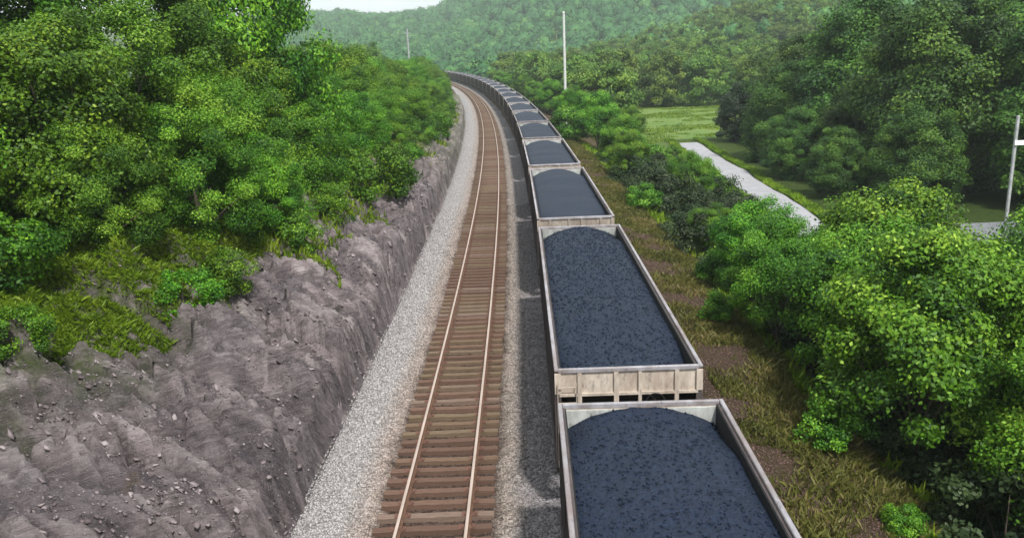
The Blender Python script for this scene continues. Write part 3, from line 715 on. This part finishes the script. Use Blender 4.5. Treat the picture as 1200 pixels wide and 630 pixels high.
# big trees beyond the road
GO = 'large dark trees beyond the road'
for x, D, s, lab in [(28.5, 84, .40, 'small tree standing close to the right side of the road'), (28.0, 72, .34, 'smallest tree by the road, nearest to the camera'), (34, 82, .55, 'middle-sized tree in the shade between the road and the large dark tree'), (37, 74, .95, 'large dark tree with its shaded foot right of the road'), (32, 66, .46, 'low spreading tree in front of the large dark tree, by the road'), (47, 66, 1.05, 'large dark tree reaching the top edge at right, behind the white board'),
                     (31.5, 97, .62, 'tree in the shade at the right side of the road'), (38, 92, 1.0, 'tall tree rising to the top edge beside the green hill'), (37, 50, .45, 'lower tree right of the shaded lawn'), (53, 88, 1.2, 'very tall tree in the top right corner'), (38, 112, .8, 'tree behind the tall one, beside the dark conifer'), (56,58,.7,'dark tree behind the white board at the right edge')]:
    plant('oak', x, D, s, lab, GO)
plant('conifer', 31.2, 118, 1.0, 'dark conifer alone at the edge of the pale lawn', sz=.95)
# middle distance
GM = 'trees of the valley between the track and the hills'
cnt = 0
for _ in range(4000):
    D = 130 + 300 * rng.random()**1.2; a = rng.uniform(-.02, .40); x = a * D
    u = x - float(xc(D))
    if u < 15 or (22 < x < 46 and D < 190) : continue
    if any((x - q[0])**2 + (D - q[1])**2 < 64 for q in (globals().setdefault('MIDP', []))): continue
    MIDP.append((x, D)); cnt += 1
    where = 'hard by the far bend' if a < .05 else 'around the tall white pole' if a < .11 else 'left of the pale lawn' if a < .17 else 'behind the pale lawn' if a < .26 else 'behind the large dark trees'
    lab = ('nearer' if D < 210 else 'middling' if D < 290 else 'far hazy') + ' tree of the valley wood, ' + where
    plant('mid', x, D, rng.uniform(.75, 1.15), lab, GM)
    if cnt > 190: break
for k in range(50):
    D = 190 + 260 * rng.random(); x = -rng.uniform(.10, .36) * D
    if x - float(xc(D)) > -22: x -= 22
    plant('mid', x, D, rng.uniform(.7, 1.0), 'distant tree behind the left bank, under the hazy ridge', 'trees behind the left bank')

# hillside forest
def forest():
    t = (1 + 5**.5) / 2
    iv = np.array([(-1,t,0),(1,t,0),(-1,-t,0),(1,-t,0),(0,-1,t),(0,1,t),(0,-1,-t),(0,1,-t),(t,0,-1),(t,0,1),(-t,0,-1),(-t,0,1)], float); iv /= np.linalg.norm(iv[0])
    fi = np.array([(0,11,5),(0,5,1),(0,1,7),(0,7,10),(0,10,11),(1,5,9),(5,11,4),(11,10,2),(10,7,6),(7,1,8),(3,9,4),(3,4,2),(3,2,6),(3,6,8),(3,8,9),(4,9,5),(2,4,11),(6,2,10),(8,6,7),(9,8,1)])
    N = 9000
    y = 330 + 950 * rng.random(N)**.9; x = rng.uniform(-.40, .62, N) * y
    k = (x - xc(y) > 14) | (x - xc(y) < -30) | (y > 480); x = x[k]; y = y[k]; N = len(x)
    z = ground_h(x, y); r = rng.uniform(3.2, 6.2, N) * (1 + (y - 400) / 2500); base = np.stack([x, y, z + r * .9], -1)
    V = iv[None] * (r[:, None, None] * .82) * rng.uniform(.7, 1.25, (N, 12, 1)) * np.array([1, 1, 1.15]) + base[:, None]
    F1 = (fi[None] + (np.arange(N) * 12)[:, None, None]).reshape(-1, 3)
    K = 46; e = rng.normal(size=(N, K, 3)); e /= np.linalg.norm(e, axis=2)[..., None]; e[..., 2] = np.abs(e[..., 2]) * 1.1 - .15
    C = (base[:, None] + e * (r[:, None, None] * rng.uniform(.75, 1.2, (N, K, 1)))).reshape(-1, 3)
    ct = np.clip(.45 + rng.normal(0, .2, N) + .25 * fbm(np.stack([x, y], -1) / 60, 2, 77) + .28 * ss(40, 90, x) * (1 - ss(480, 560, y)), 0, 1)
    lv, lf, lt = leaves(C, e.reshape(-1, 3), 1.7, np.clip(np.repeat(ct, K) + rng.normal(0, .12, N*K), 0, 1), .3, .8)
    return mesh('hillside_forest', np.concatenate([V.reshape(-1, 3), lv]), [F1, lf + N*12], [L_HILL], attrs={'tint': ('FACE', np.concatenate([np.repeat(ct * .7, 20), lt]))})
tag(link('hillside_forest', forest()), 'unbroken forest covering the hazy hills at the end of the valley', 'forest', kind='stuff')

# grass, vines and weeds
def blades(N, fu, label, cat, name, mat, hmin, hmax, wid, hf, clump=1.5, lean=.5):
    u, D = fu(N); n = len(u); x = u + xc(D); z = hf(x, D, u)
    h = rng.uniform(hmin, hmax, n); a = rng.uniform(0, 6.28, n); w = wid * rng.uniform(.6, 1.3, n)
    dx, dy = np.cos(a) * w, np.sin(a) * w; lx, ly = rng.normal(0, lean, n) * h, rng.normal(0, lean, n) * h
    P = np.stack([x, D, z], -1)
    v = np.stack([P + np.stack([-dx, -dy, 0*h - .02], -1), P + np.stack([dx, dy, 0*h - .02], -1),
                  P + np.stack([dx*.7 + lx*.45, dy*.7 + ly*.45, h*.65], -1), P + np.stack([lx, ly, h], -1)], 1)
    t = np.clip(.5 + .5 * fbm(np.stack([x, D], -1) / clump, 3, 91) + rng.normal(0, .15, n), 0, 1)
    o = link(name, mesh(name, v.reshape(-1, 3), np.arange(n * 4).reshape(n, 4), [mat], attrs={'tint': ('FACE', t)})); tag(o, label, cat, kind='stuff')
def patch(N):
    D = rng.uniform(14, 34, N); u = rng.uniform(-17, -5.5, N)
    n = fbm(np.stack([u, D], -1) / 2.2, 4, 95); e = -u - 3.35
    lim = 4.6 + np.interp(D, [14, 17, 19, 23, 26, 34], [3.0, 1.7, .3, -.5, .4, -.8])
    k = e > lim + 1.3 * n; return u[k], D[k]
blades(700000, patch, 'bright green grass and vines spilling over the rock at left', 'grass', 'grass_patch', L_GRASS, .04, .16, .017, lambda x, y, u: rockh(x, y, u), lean=.8)
def bankg(N):
    D = 30 + 130 * rng.random(N)**1.3; u = rng.uniform(-12, -4.2, N); n = fbm(np.stack([u, D], -1) / 2.5, 4, 97)
    k = (-u - 3.35) > 2.6 + 2.6 * n - .012 * (D - 30); return u[k], D[k]
blades(60000, bankg, 'olive weeds scattered along the rock bank towards the bend', 'weeds', 'bank_weeds', L_GRASS, .1, .4, .05, lambda x, y, u: rockh(x, y, u))
def verge(N):
    D = 9 + 110 * rng.random(N)**1.6; u = rng.uniform(8.0, 14.5, N); n = fbm(np.stack([u, D], -1) / 1.6, 4, 99)
    k = (u - 8.0) * .26 + n * 1.5 > rng.uniform(-.25, .8, N); return u[k], D[k]
blades(300000, verge, 'brown and olive weeds on the verge right of the train', 'weeds', 'verge_weeds', L_WEED, .04, .24, .024, lambda x, y, u: ground_h(x, y), lean=.6)
def slope(N):
    D = 10 + 90 * rng.random(N)**1.4; u = rng.uniform(11, 22, N); n = fbm(np.stack([u, D], -1) / 2.6, 4, 103)
    k = n > -.1; return u[k], D[k]
blades(90000, slope, 'green undergrowth on the slope down to the road', 'undergrowth', 'slope_undergrowth', L_GRASS, .15, .6, .06, lambda x, y, u: ground_h(x, y))

def roadside(N):
    x0 = rng.random(N) * 1.0; D = rng.uniform(45, 124, N); cx = np.interp(D, [48, 66, 80, 95, 110, 122], [20.4, 21.8, 22.7, 23.2, 23.9, 24.6])
    sd_ = np.where(rng.random(N) < .5, -1, 1); x = cx + sd_ * (1.75 + .9 * rng.random(N)**1.6 + .25 * fbm(np.stack([D, sd_ * 9.], -1) / 1.5, 2, 111)); return x - xc(D), D
blades(30000, roadside, 'rough grass growing over the edges of the pale road', 'grass', 'roadside_grass', L_GRASS, .12, .35, .07, lambda x, y, u: ground_h(x, y) + .08)
def lawng(N):
    D = rng.uniform(118, 200, N); x = rng.uniform(15, 50, N); k = fbm(np.stack([x, D], -1) / 5, 4, 113) > -.15; return (x - xc(D))[k], D[k]
blades(40000, lawng, 'tufts of longer grass in the small pale lawn', 'grass', 'lawn_tufts', L_GRASS, .08, .25, .09, lambda x, y, u: ground_h(x, y))

# ------------------------------------------------------------------ poles, board, shed
p = empty('lamp_pole', (7.0, 120, float(ground_h(np.array([7.0]), np.array([120.]))[0]))); tag(p, 'tall thin white pole standing clear of the trees beside the bend', 'pole')
hgt = 14.9 - p.location.z
b = MB(); b.tube([(0, 0, -.5), (0, 0, hgt)], [.21, .15], 12); b.build('shaft', M_POLE, p, smooth=False)
b = MB(); b.tube([(0, 0, hgt), (0, 0, hgt + .2)], [.2, .1], 12); b.build('cap', M_POLE, p)
zg = float(ground_h(np.array([-33.]), np.array([262.]))[0])
p = empty('utility_pole', (-33, 262, zg)); tag(p, 'faint far pole rising behind the left tree row against the hill', 'pole')
b = MB(); b.tube([(0, 0, -.5), (0, 0, 18.2 - zg)], [.30, .22], 10); b.build('shaft', M_POLEG, p)
b = MB(); b.box(-1.1, 1.1, -.08, .08, 16.9 - zg, 17.1 - zg); b.build('crossarm', M_POLEG, p)
zg = float(ground_h(np.array([26.6]), np.array([44.]))[0])
p = empty('sign_post', (26.5, 44.0, zg)); tag(p, 'slim grey post with a white board, cut off by the right edge', 'sign')
b = MB(); b.box(-.07, .07, -.07, .07, -.4, 5.5 - zg); b.build('post', M_POLEG, p, bevel=.015)
b = MB(); b.box(-.10, 2.6, -.16, -.095, 3.95 - zg, 4.2 - zg); b.build('board', M_WHITE, p, bevel=.01)
x0, y0 = 29.5, 50.0; zg = float(ground_h(np.array([x0]), np.array([y0]))[0]) - 1.0
p = empty('shed', (x0, y0, zg)); tag(p, 'low shed with a grey roof half hidden behind the right trees', 'shed')
b = MB(); b.box(-2.2, 2.2, -1.6, 1.6, -.2, 2.3); b.build('wall', M_SHEDWALL, p, bevel=.02)
b = MB(); b.prism([(-1.9, 2.3), (1.9, 2.3), (1.9, 2.42), (0, 3.2), (-1.9, 2.42)], 'x', -2.5, 2.5); b.build('roof', M_SHEDROOF, p)
b = MB(); b.box(-.45, .45, -1.66, -1.603, .0, 2.0); b.build('door', M_SHEDROOF, p, bevel=.01)

# ------------------------------------------------------------------ haze
b = MB(); b.box(-1700, 1700, -80, 2000, -7, 290)
hz = bpy.data.materials.new('haze'); hz.use_nodes = True; hn = hz.node_tree.nodes; hn.clear()
ho = hn.new('ShaderNodeOutputMaterial'); pv = hn.new('ShaderNodeVolumePrincipled')
pv.inputs['Color'].default_value = (.84, .97, .93, 1); pv.inputs['Density'].default_value = .00030; pv.inputs['Anisotropy'].default_value = .1
hz.node_tree.links.new(pv.outputs[0], ho.inputs['Volume'])
o = b.build('haze', hz); tag(o, 'thin pale haze filling the valley air', 'haze', kind='stuff')
